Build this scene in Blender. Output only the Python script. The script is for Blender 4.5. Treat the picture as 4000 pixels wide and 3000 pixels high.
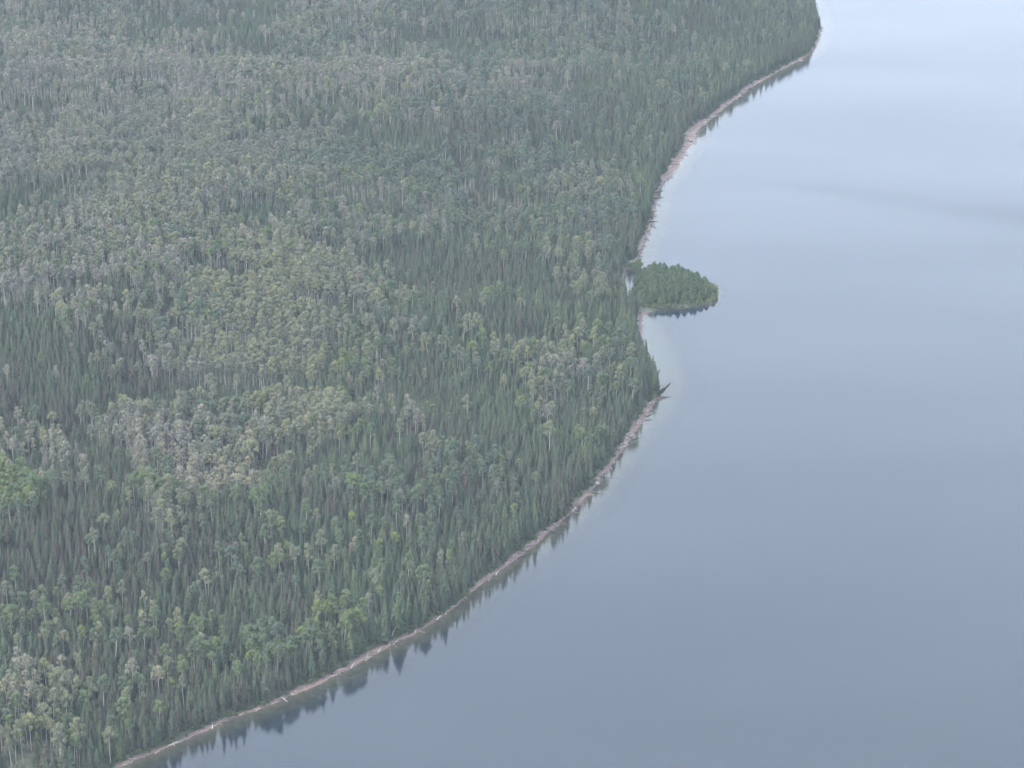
import bpy, math, random
import numpy as np

# ------------------------------------------------------------------ clear
for o in list(bpy.data.objects):
    bpy.data.objects.remove(o)
scene = bpy.context.scene
COL = scene.collection
R = math.radians

# ------------------------------------------------------------------ camera
ALT, PITCH, FPX = 731.0, R(21.0), 11500.0          # aircraft height (m), look-down angle, focal length in photo pixels
cam_d = bpy.data.cameras.new('camera')
cam_d.sensor_width = 36.0
cam_d.lens = 36.0 * FPX / 4000.0
cam_d.clip_start, cam_d.clip_end = 1.0, 40000.0
cam = bpy.data.objects.new('camera', cam_d)
COL.objects.link(cam)
cam.location = (0, 0, ALT)
cam.rotation_euler = (math.pi / 2 - PITCH, 0, 0)
scene.camera = cam

# ------------------------------------------------------------------ sky, sun, exposure
SUN_EL, SUN_AZ = R(46), R(238)                    # azimuth clockwise from +Y (view direction)
world = bpy.data.worlds.new('World')
scene.world = world
world.use_nodes = True
wn, wl = world.node_tree.nodes, world.node_tree.links
wn.clear()
sky = wn.new('ShaderNodeTexSky')
sky.sky_type = 'NISHITA'
sky.sun_disc = False
sky.sun_elevation = SUN_EL
sky.sun_rotation = SUN_AZ
sky.altitude = 300
sky.air_density, sky.dust_density, sky.ozone_density = 1.0, 4.0, 1.0
tc = wn.new('ShaderNodeTexCoord')
mp = wn.new('ShaderNodeMapping'); mp.inputs['Scale'].default_value = (1.0, 1.0, 2.6)
cn = wn.new('ShaderNodeTexNoise'); cn.inputs['Scale'].default_value = 2.2; cn.inputs['Detail'].default_value = 3.0
cr = wn.new('ShaderNodeMapRange')
cr.inputs['From Min'].default_value, cr.inputs['From Max'].default_value = 0.3, 0.7
cr.inputs['To Min'].default_value, cr.inputs['To Max'].default_value = 0.76, 0.93
mix = wn.new('ShaderNodeMix'); mix.data_type = 'RGBA'
mix.inputs['B'].default_value = (6.1, 6.8, 8.15, 1)      # even veil of thin cloud over the sky
bg = wn.new('ShaderNodeBackground'); bg.inputs['Strength'].default_value = 0.13
wo = wn.new('ShaderNodeOutputWorld')
wl.new(tc.outputs['Generated'], mp.inputs['Vector']); wl.new(mp.outputs[0], cn.inputs['Vector'])
wl.new(cn.outputs['Fac'], cr.inputs['Value']); wl.new(cr.outputs[0], mix.inputs['Factor'])
wl.new(sky.outputs[0], mix.inputs['A']); wl.new(mix.outputs['Result'], bg.inputs['Color'])
wl.new(bg.outputs[0], wo.inputs['Surface'])

sun_d = bpy.data.lights.new('sun', 'SUN')
sun_d.energy, sun_d.angle, sun_d.color = 1.5, R(11), (1.0, 0.95, 0.88)
sun = bpy.data.objects.new('sun', sun_d)
COL.objects.link(sun)
sun.rotation_euler = (math.pi / 2 - SUN_EL, 0, math.pi - SUN_AZ)

scene.view_settings.view_transform = 'Standard'
scene.view_settings.look = 'None'
scene.view_settings.gamma = 1.0
scene.view_settings.use_curve_mapping = False
scene.view_settings.exposure = 2.12
scene.render.engine = 'CYCLES'
cy = scene.cycles
cy.max_bounces, cy.diffuse_bounces, cy.glossy_bounces = 5, 1, 2
cy.transmission_bounces, cy.transparent_max_bounces, cy.volume_bounces = 2, 8, 0
cy.use_denoising = True
cy.denoiser = 'OPENIMAGEDENOISE'
cy.caustics_reflective = cy.caustics_refractive = False
HAZE_DENSITY = 0.000025
HAZE_COLOUR = (0.77, 0.90, 1.0, 1)

# ------------------------------------------------------------------ helpers
CP, SP = math.cos(PITCH), math.sin(PITCH)
def px_to_ground(px, py, z=0.0):
    """where a point of the photo (4000 x 3000) lies on the level z"""
    a, b = (px - 2000) / FPX, (1500 - py) / FPX
    d = np.array([a, CP + b * SP, -SP + b * CP])
    t = (z - ALT) / d[2]
    return np.array([d[0] * t, d[1] * t])
def to_px(x, y, z):
    dz = z - ALT
    dep = y * CP - dz * SP
    return 2000 + FPX * x / dep, 1500 - FPX * (y * SP + dz * CP) / dep, dep

def _hash(ix, iy, seed):
    n = (ix.astype(np.int64) * 374761393 + iy.astype(np.int64) * 668265263 + seed * 1442695041) & 0x7fffffff
    n = ((n ^ (n >> 13)) * 1274126177) & 0x7fffffff
    return ((n ^ (n >> 16)) & 0xffff) / 65535.0
def vnoise(x, y, scale, seed):
    """smooth value noise, -1..1"""
    x, y = np.asarray(x, float) / scale, np.asarray(y, float) / scale
    ix, iy = np.floor(x), np.floor(y)
    fx, fy = x - ix, y - iy
    fx, fy = fx * fx * (3 - 2 * fx), fy * fy * (3 - 2 * fy)
    a, b = _hash(ix, iy, seed), _hash(ix + 1, iy, seed)
    c, d = _hash(ix, iy + 1, seed), _hash(ix + 1, iy + 1, seed)
    return ((a * (1 - fx) + b * fx) * (1 - fy) + (c * (1 - fx) + d * fx) * fy) * 2 - 1
def smooth(a, b, v):
    t = np.clip((v - a) / (b - a), 0, 1)
    return t * t * (3 - 2 * t)
def chaikin(p, closed, n=2):
    for _ in range(n):
        q = []
        m = len(p)
        for i in range(m if closed else m - 1):
            a, b = p[i], p[(i + 1) % m]
            q += [a * .75 + b * .25, a * .25 + b * .75]
        if not closed:
            q = [p[0]] + q + [p[-1]]
        p = q
    return p

# ------------------------------------------------------------------ shoreline (photo pixels of the waterline, near to far)
def c2(x, y): return (1000 + x / 1.6587, 1800 + y / 1.6587)
def c3(x, y): return (2000 + x / 2.212, 900 + y / 2.212)
def c4(x, y): return (2300 + x / 1.8433, y / 1.8433)
SHORE_PX = [(300, 3075), (440, 3006), (512, 2977), (603, 2942), (723, 2892), (814, 2847), (904, 2806), (995, 2775), (1085, 2742), (1175, 2703)]
SHORE_PX += [c2(*p) for p in [(440, 1432), (520, 1385), (620, 1338), (720, 1282), (835, 1216), (915, 1175), (1015, 1130), (1145, 1050), (1245, 985), (1355, 890),
             (1435, 820), (1545, 735), (1655, 660), (1755, 580), (1845, 515), (1940, 428), (2050, 338), (2130, 248), (2225, 140)]]
SHORE_PX += [c3(*p) for p in [(1155, 1605), (1215, 1520), (1270, 1440), (1290, 1395), (1275, 1330), (1235, 1230), (1190, 1125), (1165, 1060), (1140, 985), (1122, 930),
             (1115, 860), (1115, 800), (1120, 755), (1100, 715), (1050, 690), (1018, 625), (996, 545), (976, 470), (968, 400), (974, 330), (1010, 285), (1080, 262), (1110, 215), (1120, 150), (1150, 80), (1185, 25)]]
SHORE_PX += [c4(*p) for p in [(470, 1560), (492, 1440), (495, 1375), (535, 1325), (585, 1275), (665, 1170), (700, 1090), (752, 1035), (765, 970), (800, 920), (870, 860),
             (950, 800), (1030, 735), (1120, 665), (1200, 608), (1300, 552), (1400, 497), (1500, 445), (1590, 395), (1640, 325), (1668, 260), (1678, 208), (1655, 130), (1640, 60), (1625, 0)]]
shore = [px_to_ground(*p) for p in SHORE_PX]
near = [np.array(p) for p in [(-7950., -4000.), (-2600., -300.), (-800., 600.), (-420., 1030.), (-285., 1240.)]]
far = [np.array(p) for p in [(300., 3130.), (265., 3280.), (230., 3500.), (350., 3900.), (700., 4700.), (900., 7950.), (-7950., 7950.)]]
MAIN = np.array(near[:1] + chaikin(near[1:] + shore + far[:-2], False, 1) + far[-2:])
ISLAND_PX = [(2462, 1188), (2510, 1206), (2560, 1209), (2630, 1206), (2700, 1198), (2760, 1190), (2796, 1178), (2806, 1150), (2800, 1120), (2778, 1112), (2738, 1092),
             (2675, 1075), (2600, 1062), (2540, 1057), (2500, 1062), (2482, 1080), (2477, 1100), (2478, 1130), (2466, 1160)]
ISLAND = np.array(chaikin([px_to_ground(*p) for p in ISLAND_PX], True, 2))
SPIT = np.array(chaikin([px_to_ground(*p) for p in [(2448, 1178), (2490, 1178), (2545, 1205), (2562, 1213), (2522, 1226), (2500, 1240), (2470, 1238), (2450, 1210)]], True, 2))
NECK = np.array(chaikin([px_to_ground(*p) for p in [(2440, 1050), (2462, 1036), (2500, 1030), (2515, 1052), (2490, 1058), (2462, 1054)]], True, 2))

def poly_sd(poly, x, y):
    """signed distance to a polygon, positive inside"""
    out = np.empty(x.shape)
    A = poly
    B = np.roll(poly, -1, axis=0)
    D = B - A
    L2 = (D ** 2).sum(1) + 1e-9
    A, B, D, L2 = (q.astype(np.float32) for q in (A, B, D, L2))
    CH = 8000
    fx, fy, fo = x.ravel().astype(np.float32), y.ravel().astype(np.float32), out.ravel()
    for s in range(0, fx.size, CH):
        px, py = fx[s:s + CH, None], fy[s:s + CH, None]
        t = np.clip(((px - A[:, 0]) * D[:, 0] + (py - A[:, 1]) * D[:, 1]) / L2, 0, 1)
        d2 = (px - A[:, 0] - t * D[:, 0]) ** 2 + (py - A[:, 1] - t * D[:, 1]) ** 2
        d = np.sqrt(d2.min(1))
        c = ((A[:, 1] > py) != (B[:, 1] > py)) & (px < D[:, 0] * (py - A[:, 1]) / np.where(D[:, 1] == 0, 1e-9, D[:, 1]) + A[:, 0])
        fo[s:s + CH] = np.where(c.sum(1) % 2 == 1, d, -d)
    return fo.reshape(x.shape)
def land(x, y):
    """signed distance to the lake's edge (positive on land), and the same for the island alone"""
    m, i = poly_sd(MAIN, x, y), poly_sd(ISLAND, x, y)
    s, n = poly_sd(SPIT, x, y), poly_sd(NECK, x, y)
    sd = np.maximum(np.maximum(m, i), np.maximum(s, n))
    w = 0.7 * vnoise(x, y, 9.0, 3) + 0.45 * vnoise(x, y, 4.0, 4)
    return sd + w * smooth(14, 4, np.abs(sd)), i, m
_bay = px_to_ground(2590, 1385)
def bay(x, y):
    """the sandy shelf in the small bay on this side of the island"""
    return np.exp(-((x - _bay[0]) / 42.0) ** 2 - ((y - _bay[1]) / 85.0) ** 2)
def height(x, y, sd):
    up = 0.11 * np.minimum(sd, 6) + 0.9 * smooth(4, 12, sd)
    inl = np.maximum(sd - 10, 0)
    hill = 58 * (1 - np.exp(-inl / 420.0))
    q, r_ = (x + 0.45 * y) * .45, y - .30 * x                         # long folds running down to the lake at a slant
    und = (22 * vnoise(q, r_, 150, 11) + 10 * vnoise(q, r_, 66, 12) + 1.5 * vnoise(x, y, 24, 13)) * smooth(10, 200, sd)
    dn = np.maximum(-sd, 0)
    isl = np.exp(-((x - ISLAND[:, 0].mean()) ** 2 + (y - ISLAND[:, 1].mean()) ** 2) / 62.0 ** 2)
    dn = dn * (1 + 2.5 * smooth(.2, .6, isl)) * (1 - .45 * bay(x, y))
    bed = -0.11 * np.minimum(dn, 11) - 0.28 * np.clip(dn - 11, 0, 30) - 0.02 * np.clip(dn - 39, 0, 200)
    return np.where(sd > 0, up + hill + und, bed)
_bw_pts = np.array([px_to_ground(*c4(690, 1000)), px_to_ground(*c4(600, 1180)), px_to_ground(*c4(740, 960))])
def beach_width(x, y):
    w = 2.9 + 1.8 * vnoise(x, y, 38, 21) + 1.3 * vnoise(x, y, 9, 22) + .7 * smooth(1700, 2400, y)
    for p, a in zip(_bw_pts, (4.5, 3.5, 3)):
        w = w + a * np.exp(-((x - p[0]) ** 2 + ((y - p[1]) * .6) ** 2) / 26.0 ** 2)
    return w

# ------------------------------------------------------------------ material helpers
def new_mat(name):
    m = bpy.data.materials.new(name)
    m.use_nodes = True
    nt = m.node_tree
    nt.nodes.clear()
    out = nt.nodes.new('ShaderNodeOutputMaterial')
    return m, nt, nt.nodes, nt.links, out
def ramp(nodes, stops):
    r = nodes.new('ShaderNodeValToRGB')
    e = r.color_ramp.elements
    while len(e) > 1:
        e.remove(e[-1])
    e[0].position, e[0].color = stops[0][0], (*stops[0][1], 1)
    for p, c in stops[1:]:
        k = e.new(p); k.color = (*c, 1)
    return r
def noise_node(nodes, links, vec, scale, detail=3):
    n = nodes.new('ShaderNodeTexNoise')
    n.inputs['Scale'].default_value, n.inputs['Detail'].default_value = scale, detail
    if vec: links.new(vec, n.inputs['Vector'])
    return n
def leaf_mat(name, stops, trans=0.3, var=0.15):
    """foliage: tone by each tree's own tint, uneven over its sprays"""
    m, nt, N, L, out = new_mat(name)
    at = N.new('ShaderNodeAttribute'); at.attribute_type = 'INSTANCER'; at.attribute_name = 'tint'
    r = ramp(N, stops)
    L.new(at.outputs['Fac'], r.inputs[0])
    geo = N.new('ShaderNodeNewGeometry')
    mr = N.new('ShaderNodeMapRange')
    mr.inputs['To Min'].default_value, mr.inputs['To Max'].default_value = 1 - var, 1 + var
    L.new(geo.outputs['Random Per Island'], mr.inputs['Value'])
    mul = N.new('ShaderNodeVectorMath'); mul.operation = 'SCALE'
    L.new(r.outputs[0], mul.inputs[0]); L.new(mr.outputs[0], mul.inputs['Scale'])
    df = N.new('ShaderNodeBsdfDiffuse'); tr = N.new('ShaderNodeBsdfTranslucent')
    L.new(mul.outputs[0], df.inputs['Color']); L.new(mul.outputs[0], tr.inputs['Color'])
    mx = N.new('ShaderNodeMixShader'); mx.inputs[0].default_value = trans
    L.new(df.outputs[0], mx.inputs[1]); L.new(tr.outputs[0], mx.inputs[2]); L.new(mx.outputs[0], out.inputs['Surface'])
    return m
def bark_mat(name, a, b, scale=3.0, stretch=(4, 4, 0.8)):
    m, nt, N, L, out = new_mat(name)
    t = N.new('ShaderNodeTexCoord'); mpn = N.new('ShaderNodeMapping'); mpn.inputs['Scale'].default_value = stretch
    L.new(t.outputs['Object'], mpn.inputs['Vector'])
    n = noise_node(N, L, mpn.outputs[0], scale, 4)
    r = ramp(N, [(0.36, a), (0.62, b)])
    L.new(n.outputs['Fac'], r.inputs[0])
    p = N.new('ShaderNodeBsdfPrincipled'); p.inputs['Roughness'].default_value = 0.85
    L.new(r.outputs[0], p.inputs['Base Color']); L.new(p.outputs[0], out.inputs['Surface'])
    return m

# real-world base colours
M_SPRUCE = leaf_mat('spruce_needles', [(0.0, (.056, .050, .040)), (0.25, (.051, .058, .039)), (0.6, (.045, .064, .040)), (1.0, (.072, .090, .045))], 0.06)
M_YOUNG = leaf_mat('young_spruce_needles', [(0.0, (.030, .042, .025)), (0.5, (.039, .054, .028)), (1.0, (.072, .086, .038))], 0.05)
M_ASPEN = leaf_mat('aspen_leaves', [(0.0, (.076, .100, .076)), (0.5, (.088, .115, .066)), (0.85, (.110, .138, .058)), (1.0, (.145, .168, .054))], 0.35)
M_SPARSE = leaf_mat('sparse_aspen_leaves', [(0.0, (.112, .120, .090)), (0.5, (.134, .141, .090)), (1.0, (.160, .162, .086))], 0.35)
M_TWIG = leaf_mat('bare_twigs', [(0.0, (.106, .103, .092)), (0.5, (.128, .124, .092)), (1.0, (.158, .148, .096))], 0.0, 0.25)
M_DEAD = leaf_mat('dead_needles', [(0.0, (.120, .092, .085)), (1.0, (.135, .100, .090))], 0.05)
M_SHRUB = leaf_mat('shrub_leaves', [(0.0, (.050, .072, .040)), (0.6, (.080, .105, .050)), (1.0, (.150, .150, .062))], 0.3)
M_PALEBARK = bark_mat('pale_aspen_bark', (.19, .18, .16), (.36, .345, .315))
M_DARKBARK = bark_mat('spruce_bark', (.07, .058, .05), (.12, .10, .088))
M_DRIFT = bark_mat('weathered_driftwood', (.125, .090, .075), (.22, .165, .14), 2.0, (1, 5, 5))
M_DRIFTDARK = bark_mat('wet_dark_driftwood', (.045, .035, .032), (.09, .07, .062), 2.0, (1, 5, 5))
M_DRIFTPALE = bark_mat('bleached_driftwood', (.28, .24, .205), (.40, .35, .31), 2.0, (1, 5, 5))
M_STONE = bark_mat('shore_stone', (.24, .20, .185), (.42, .36, .33), 1.5, (1, 1, 1))

# ground: shingle near the water, needle litter and moss under the trees, silt under water
def ground_mat():
    m, nt, N, L, out = new_mat('shore_and_forest_floor')
    t = N.new('ShaderNodeTexCoord')
    pos = t.outputs['Object']
    at = N.new('ShaderNodeAttribute'); at.attribute_name = 'inland'      # metres behind the beach's upper edge
    dp = N.new('ShaderNodeAttribute'); dp.attribute_name = 'level'       # metres above the lake
    n1 = noise_node(N, L, pos, 1.4, 4); n2 = noise_node(N, L, pos, 0.22, 3); n3 = noise_node(N, L, pos, 0.05, 2)
    shingle = ramp(N, [(0.30, (.045, .032, .028)), (0.47, (.085, .058, .050)), (0.60, (.130, .090, .078)), (0.72, (.21, .155, .135))])
    L.new(n1.outputs['Fac'], shingle.inputs[0])
    floor_ = ramp(N, [(0.3, (.026, .032, .017)), (0.5, (.040, .045, .024)), (0.7, (.060, .056, .034))])
    L.new(n2.outputs['Fac'], floor_.inputs[0])
    silt = ramp(N, [(0.3, (.055, .050, .034)), (0.7, (.105, .088, .064))])
    L.new(n2.outputs['Fac'], silt.inputs[0])
    sa = N.new('ShaderNodeAttribute'); sa.attribute_name = 'sandy'
    sand = N.new('ShaderNodeMix'); sand.data_type = 'RGBA'; sand.inputs['B'].default_value = (.085, .09, .075, 1)
    L.new(sa.outputs['Fac'], sand.inputs['Factor']); L.new(silt.outputs[0], sand.inputs['A'])
    j = N.new('ShaderNodeMath'); j.operation = 'MULTIPLY_ADD'; j.inputs[1].default_value = 5.0; j.inputs[2].default_value = -2.5
    L.new(n2.outputs['Fac'], j.inputs[0])
    s = N.new('ShaderNodeMath'); s.operation = 'ADD'; L.new(at.outputs['Fac'], s.inputs[0]); L.new(j.outputs[0], s.inputs[1])
    f1 = N.new('ShaderNodeMapRange'); f1.inputs['From Min'].default_value, f1.inputs['From Max'].default_value = -0.6, 0.8
    L.new(s.outputs[0], f1.inputs['Value'])
    mx1 = N.new('ShaderNodeMix'); mx1.data_type = 'RGBA'
    L.new(f1.outputs[0], mx1.inputs['Factor']); L.new(shingle.outputs[0], mx1.inputs['A']); L.new(floor_.outputs[0], mx1.inputs['B'])
    f2 = N.new('ShaderNodeMapRange'); f2.inputs['From Min'].default_value, f2.inputs['From Max'].default_value = -0.25, 0.03
    L.new(dp.outputs['Fac'], f2.inputs['Value'])
    mx2 = N.new('ShaderNodeMix'); mx2.data_type = 'RGBA'
    L.new(f2.outputs[0], mx2.inputs['Factor']); L.new(sand.outputs['Result'], mx2.inputs['A']); L.new(mx1.outputs['Result'], mx2.inputs['B'])
    bp = N.new('ShaderNodeBump'); bp.inputs['Strength'].default_value, bp.inputs['Distance'].default_value = 0.6, 0.25
    L.new(n1.outputs['Fac'], bp.inputs['Height'])
    p = N.new('ShaderNodeBsdfPrincipled'); p.inputs['Roughness'].default_value = 0.9
    L.new(mx2.outputs['Result'], p.inputs['Base Color']); L.new(bp.outputs[0], p.inputs['Normal']); L.new(p.outputs[0], out.inputs['Surface'])
    return m
M_GROUND = ground_mat()

def water_mat():
    m, nt, N, L, out = new_mat('lake_water')
    t = N.new('ShaderNodeTexCoord'); pos = t.outputs['Object']
    dp = N.new('ShaderNodeAttribute'); dp.attribute_name = 'depth'
    # clear in the shallows, its own blue-grey colour in the deep
    k = N.new('ShaderNodeMath'); k.operation = 'MULTIPLY'; k.inputs[1].default_value = -0.55
    L.new(dp.outputs['Fac'], k.inputs[0])
    e = N.new('ShaderNodeMath'); e.operation = 'EXPONENT'; L.new(k.outputs[0], e.inputs[0])
    body = N.new('ShaderNodeBsdfDiffuse'); body.inputs['Color'].default_value = (.007, .012, .017, 1)
    clear = N.new('ShaderNodeBsdfTransparent'); clear.inputs['Color'].default_value = (.80, .86, .80, 1)
    mb = N.new('ShaderNodeMixShader'); L.new(e.outputs[0], mb.inputs[0]); L.new(body.outputs[0], mb.inputs[1]); L.new(clear.outputs[0], mb.inputs[2])
    # ripples: breeze patches and one ruffled band
    mp1 = N.new('ShaderNodeMapping'); mp1.inputs['Scale'].default_value = (0.55, 1.0, 1.0)
    L.new(pos, mp1.inputs['Vector'])
    r1 = noise_node(N, L, mp1.outputs[0], 0.55, 3); r2 = noise_node(N, L, mp1.outputs[0], 1.9, 2)
    mpb = N.new('ShaderNodeMapping'); mpb.inputs['Scale'].default_value = (0.35, 1.0, 1.0); mpb.inputs['Rotation'].default_value = (0, 0, .22)
    L.new(pos, mpb.inputs['Vector'])
    big = noise_node(N, L, mpb.outputs[0], 0.0085, 4)
    ad = N.new('ShaderNodeMath'); ad.operation = 'MULTIPLY_ADD'; ad.inputs[1].default_value = 0.25
    L.new(r2.outputs['Fac'], ad.inputs[0]); L.new(r1.outputs['Fac'], ad.inputs[2])
    bp = N.new('ShaderNodeBump'); bp.inputs['Distance'].default_value = 0.05; bp.inputs['Strength'].default_value = 0.5
    L.new(ad.outputs[0], bp.inputs['Height'])
    ro = N.new('ShaderNodeMapRange'); ro.inputs['From Min'].default_value, ro.inputs['From Max'].default_value = 0.35, 0.65
    ro.inputs['To Min'].default_value, ro.inputs['To Max'].default_value = 0.06, 0.095
    L.new(big.outputs['Fac'], ro.inputs['Value'])
    gl = N.new('ShaderNodeBsdfGlossy'); L.new(ro.outputs[0], gl.inputs['Roughness']); L.new(bp.outputs[0], gl.inputs['Normal'])
    fr = N.new('ShaderNodeFresnel'); fr.inputs['IOR'].default_value = 1.333
    L.new(bp.outputs[0], fr.inputs['Normal'])
    # a breath of wind ruffles the surface: less of the sky mirrored, in soft streaks and in one long band
    calm = N.new('ShaderNodeMapRange'); calm.inputs['From Min'].default_value, calm.inputs['From Max'].default_value = 0.32, 0.68
    calm.inputs['To Min'].default_value, calm.inputs['To Max'].default_value = 0.93, 1.04
    L.new(big.outputs['Fac'], calm.inputs['Value'])
    wa = N.new('ShaderNodeAttribute'); wa.attribute_name = 'wind'
    wm_ = N.new('ShaderNodeMath'); wm_.operation = 'MULTIPLY_ADD'; wm_.inputs[1].default_value = -0.17; wm_.inputs[2].default_value = 1.0
    L.new(wa.outputs['Fac'], wm_.inputs[0])
    c1 = N.new('ShaderNodeMath'); c1.operation = 'MULTIPLY'; L.new(calm.outputs[0], c1.inputs[0]); L.new(wm_.outputs[0], c1.inputs[1])
    c2_ = N.new('ShaderNodeMath'); c2_.operation = 'MULTIPLY'; L.new(c1.outputs[0], c2_.inputs[0]); L.new(fr.outputs[0], c2_.inputs[1])
    mx = N.new('ShaderNodeMixShader')
    L.new(c2_.outputs[0], mx.inputs[0]); L.new(mb.outputs[0], mx.inputs[1]); L.new(gl.outputs[0], mx.inputs[2]); L.new(mx.outputs[0], out.inputs['Surface'])
    return m
M_WATER = water_mat()

# ------------------------------------------------------------------ ground, beach, lake bed and lake
def axis(lo, hi, step, edge):
    a = [lo]
    s = step
    while a[-1] > -edge:
        s *= 1.35; a.append(a[-1] - s)
    a[-1] = -edge
    b = [hi]; s = step
    while b[-1] < edge:
        s *= 1.35; b.append(b[-1] + s)
    b[-1] = edge
    return np.array(a[::-1][:-1] + list(np.arange(lo, hi, step)) + b)
EDGE = 7800.0
gx, gy = axis(-600, 420, 3.3, EDGE), axis(1285, 3200, 3.3, EDGE)
X, Y = np.meshgrid(gx, gy)
SD, ISD, MSD = land(X, Y)
Z = height(X, Y, SD)
BW = beach_width(X, Y)
BW = np.where(ISD > -2.5, -2.6, BW)
NSD = poly_sd(NECK, X, Y)
BW = np.where((NSD > -1) & (MSD < 1), -2.6, BW)
def grid_mesh(name, X, Y, Z, mask, attrs):
    ny, nx = X.shape
    i = np.arange(nx * ny).reshape(ny, nx)
    q = np.stack([i[:-1, :-1], i[:-1, 1:], i[1:, 1:], i[1:, :-1]], -1)[mask]
    used, inv = np.unique(q.ravel(), return_inverse=True)
    v = np.stack([X.ravel(), Y.ravel(), Z.ravel()], 1)[used]
    me = bpy.data.meshes.new(name)
    me.vertices.add(len(v)); me.vertices.foreach_set('co', v.ravel())
    me.loops.add(inv.size); me.loops.foreach_set('vertex_index', inv.astype(np.int32))
    me.polygons.add(len(q)); me.polygons.foreach_set('loop_start', np.arange(0, inv.size, 4, dtype=np.int32))
    me.update(calc_edges=True)
    me.shade_smooth()
    for k, a in attrs.items():
        me.attributes.new(k, 'FLOAT', 'POINT').data.foreach_set('value', a.ravel()[used].astype(np.float32))
    return me
def structure(name, me, mat, label):
    me.materials.append(mat)
    o = bpy.data.objects.new(name, me); COL.objects.link(o)
    o['kind'] = 'structure'; o['label'] = label
    return o
cell = lambda A: (A[:-1, :-1] + A[:-1, 1:] + A[1:, 1:] + A[1:, :-1]) / 4
csd, cbw = cell(SD), cell(BW)
att = {'inland': SD - BW, 'level': Z, 'sandy': bay(X, Y)}
structure('ground', grid_mesh('ground', X, Y, Z, csd >= cbw + 2, att), M_GROUND, 'dark mossy forest floor rising gently from the lake')
structure('beach', grid_mesh('beach', X, Y, Z, (csd < cbw + 2) & (csd > -2), att), M_GROUND, 'narrow pinkish brown shingle beach along the lake')
structure('lake_bed', grid_mesh('lake_bed', X, Y, Z, csd <= -2, att), M_GROUND, 'brown silty lake bed seen through the shallows')
wm = csd < 9
wa_, wb_ = px_to_ground(2900, 700), px_to_ground(4050, 850)
wd = (wb_ - wa_) / np.hypot(*(wb_ - wa_))
wl_, wt_ = (X - wa_[0]) * wd[0] + (Y - wa_[1]) * wd[1], -(X - wa_[0]) * wd[1] + (Y - wa_[1]) * wd[0]
WIND = np.exp(-(wt_ / (8 + .10 * np.clip(wl_, 0, 400))) ** 2) * smooth(-40, 120, wl_) * (.75 + .35 * vnoise(X, Y, 60, 51))
structure('lake', grid_mesh('lake', X, Y, np.zeros_like(X), wm, {'depth': np.maximum(-Z, 0), 'wind': WIND}), M_WATER, 'calm grey blue lake with reflections of the shore trees')

# ------------------------------------------------------------------ air
def box_mesh(name, lo, hi):
    v = [(x, y, z) for x in (lo[0], hi[0]) for y in (lo[1], hi[1]) for z in (lo[2], hi[2])]
    f = [(0, 1, 3, 2), (4, 6, 7, 5), (0, 4, 5, 1), (2, 3, 7, 6), (0, 2, 6, 4), (1, 5, 7, 3)]
    me = bpy.data.meshes.new(name); me.from_pydata(v, [], f); me.update()
    return me
hz = bpy.data.objects.new('haze', box_mesh('haze', (-EDGE - 150, -EDGE - 150, float(Z.min()) - 1.0), (EDGE + 150, EDGE + 150, ALT + 15)))
m, nt, N, L, out = new_mat('thin_smoky_haze')
pv = N.new('ShaderNodeVolumePrincipled')
pv.inputs['Color'].default_value = HAZE_COLOUR
pv.inputs['Density'].default_value = HAZE_DENSITY
pv.inputs['Anisotropy'].default_value = 0.0
L.new(pv.outputs[0], out.inputs['Volume'])
hz.data.materials.append(m)
hz['kind'] = 'stuff'; hz['label'] = 'thin pale blue smoky haze over the lake and forest'
COL.objects.link(hz)

# ------------------------------------------------------------------ tree shapes
class MB:
    def __init__(self):
        self.v, self.f, self.m = [], [], []
    def quad(self, a, b, c, d, m=0):
        n = len(self.v); self.v += [tuple(a), tuple(b), tuple(c), tuple(d)]; self.f.append((n, n + 1, n + 2, n + 3)); self.m.append(m)
    def tube(self, pts, rad, n=5, m=0, cap=True):
        base = len(self.v)
        pts = [np.array(p, float) for p in pts]
        for i, p in enumerate(pts):
            d = pts[min(i + 1, len(pts) - 1)] - pts[max(i - 1, 0)]
            d = d / (np.linalg.norm(d) + 1e-9)
            u = np.cross(d, (0.3, 0.9, 0.1) if abs(d[2]) > .7 else (0, 0, 1)); u /= np.linalg.norm(u) + 1e-9
            w = np.cross(d, u)
            for k in range(n):
                a = 2 * math.pi * k / n
                self.v.append(tuple(p + rad[i] * (math.cos(a) * u + math.sin(a) * w)))
        for i in range(len(pts) - 1):
            for k in range(n):
                self.f.append((base + i * n + k, base + i * n + (k + 1) % n, base + (i + 1) * n + (k + 1) % n, base + (i + 1) * n + k)); self.m.append(m)
        if cap:
            self.f.append(tuple(base + k for k in range(n))[::-1]); self.m.append(m)
            e = base + (len(pts) - 1) * n
            self.f.append(tuple(e + k for k in range(n))); self.m.append(m)
    def mesh(self, name, mats):
        me = bpy.data.meshes.new(name); me.from_pydata(self.v, [], self.f); me.update()
        for x in mats: me.materials.append(x)
        if len(mats) > 1: me.polygons.foreach_set('material_index', np.array(self.m, dtype=np.int32))
        return me
def join(a, b):
    c = MB(); c.v = a.v + b.v; c.f = a.f + [tuple(i + len(a.v) for i in f) for f in b.f]; c.m = [0] * len(a.f) + [1] * len(b.f)
    return c

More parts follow.
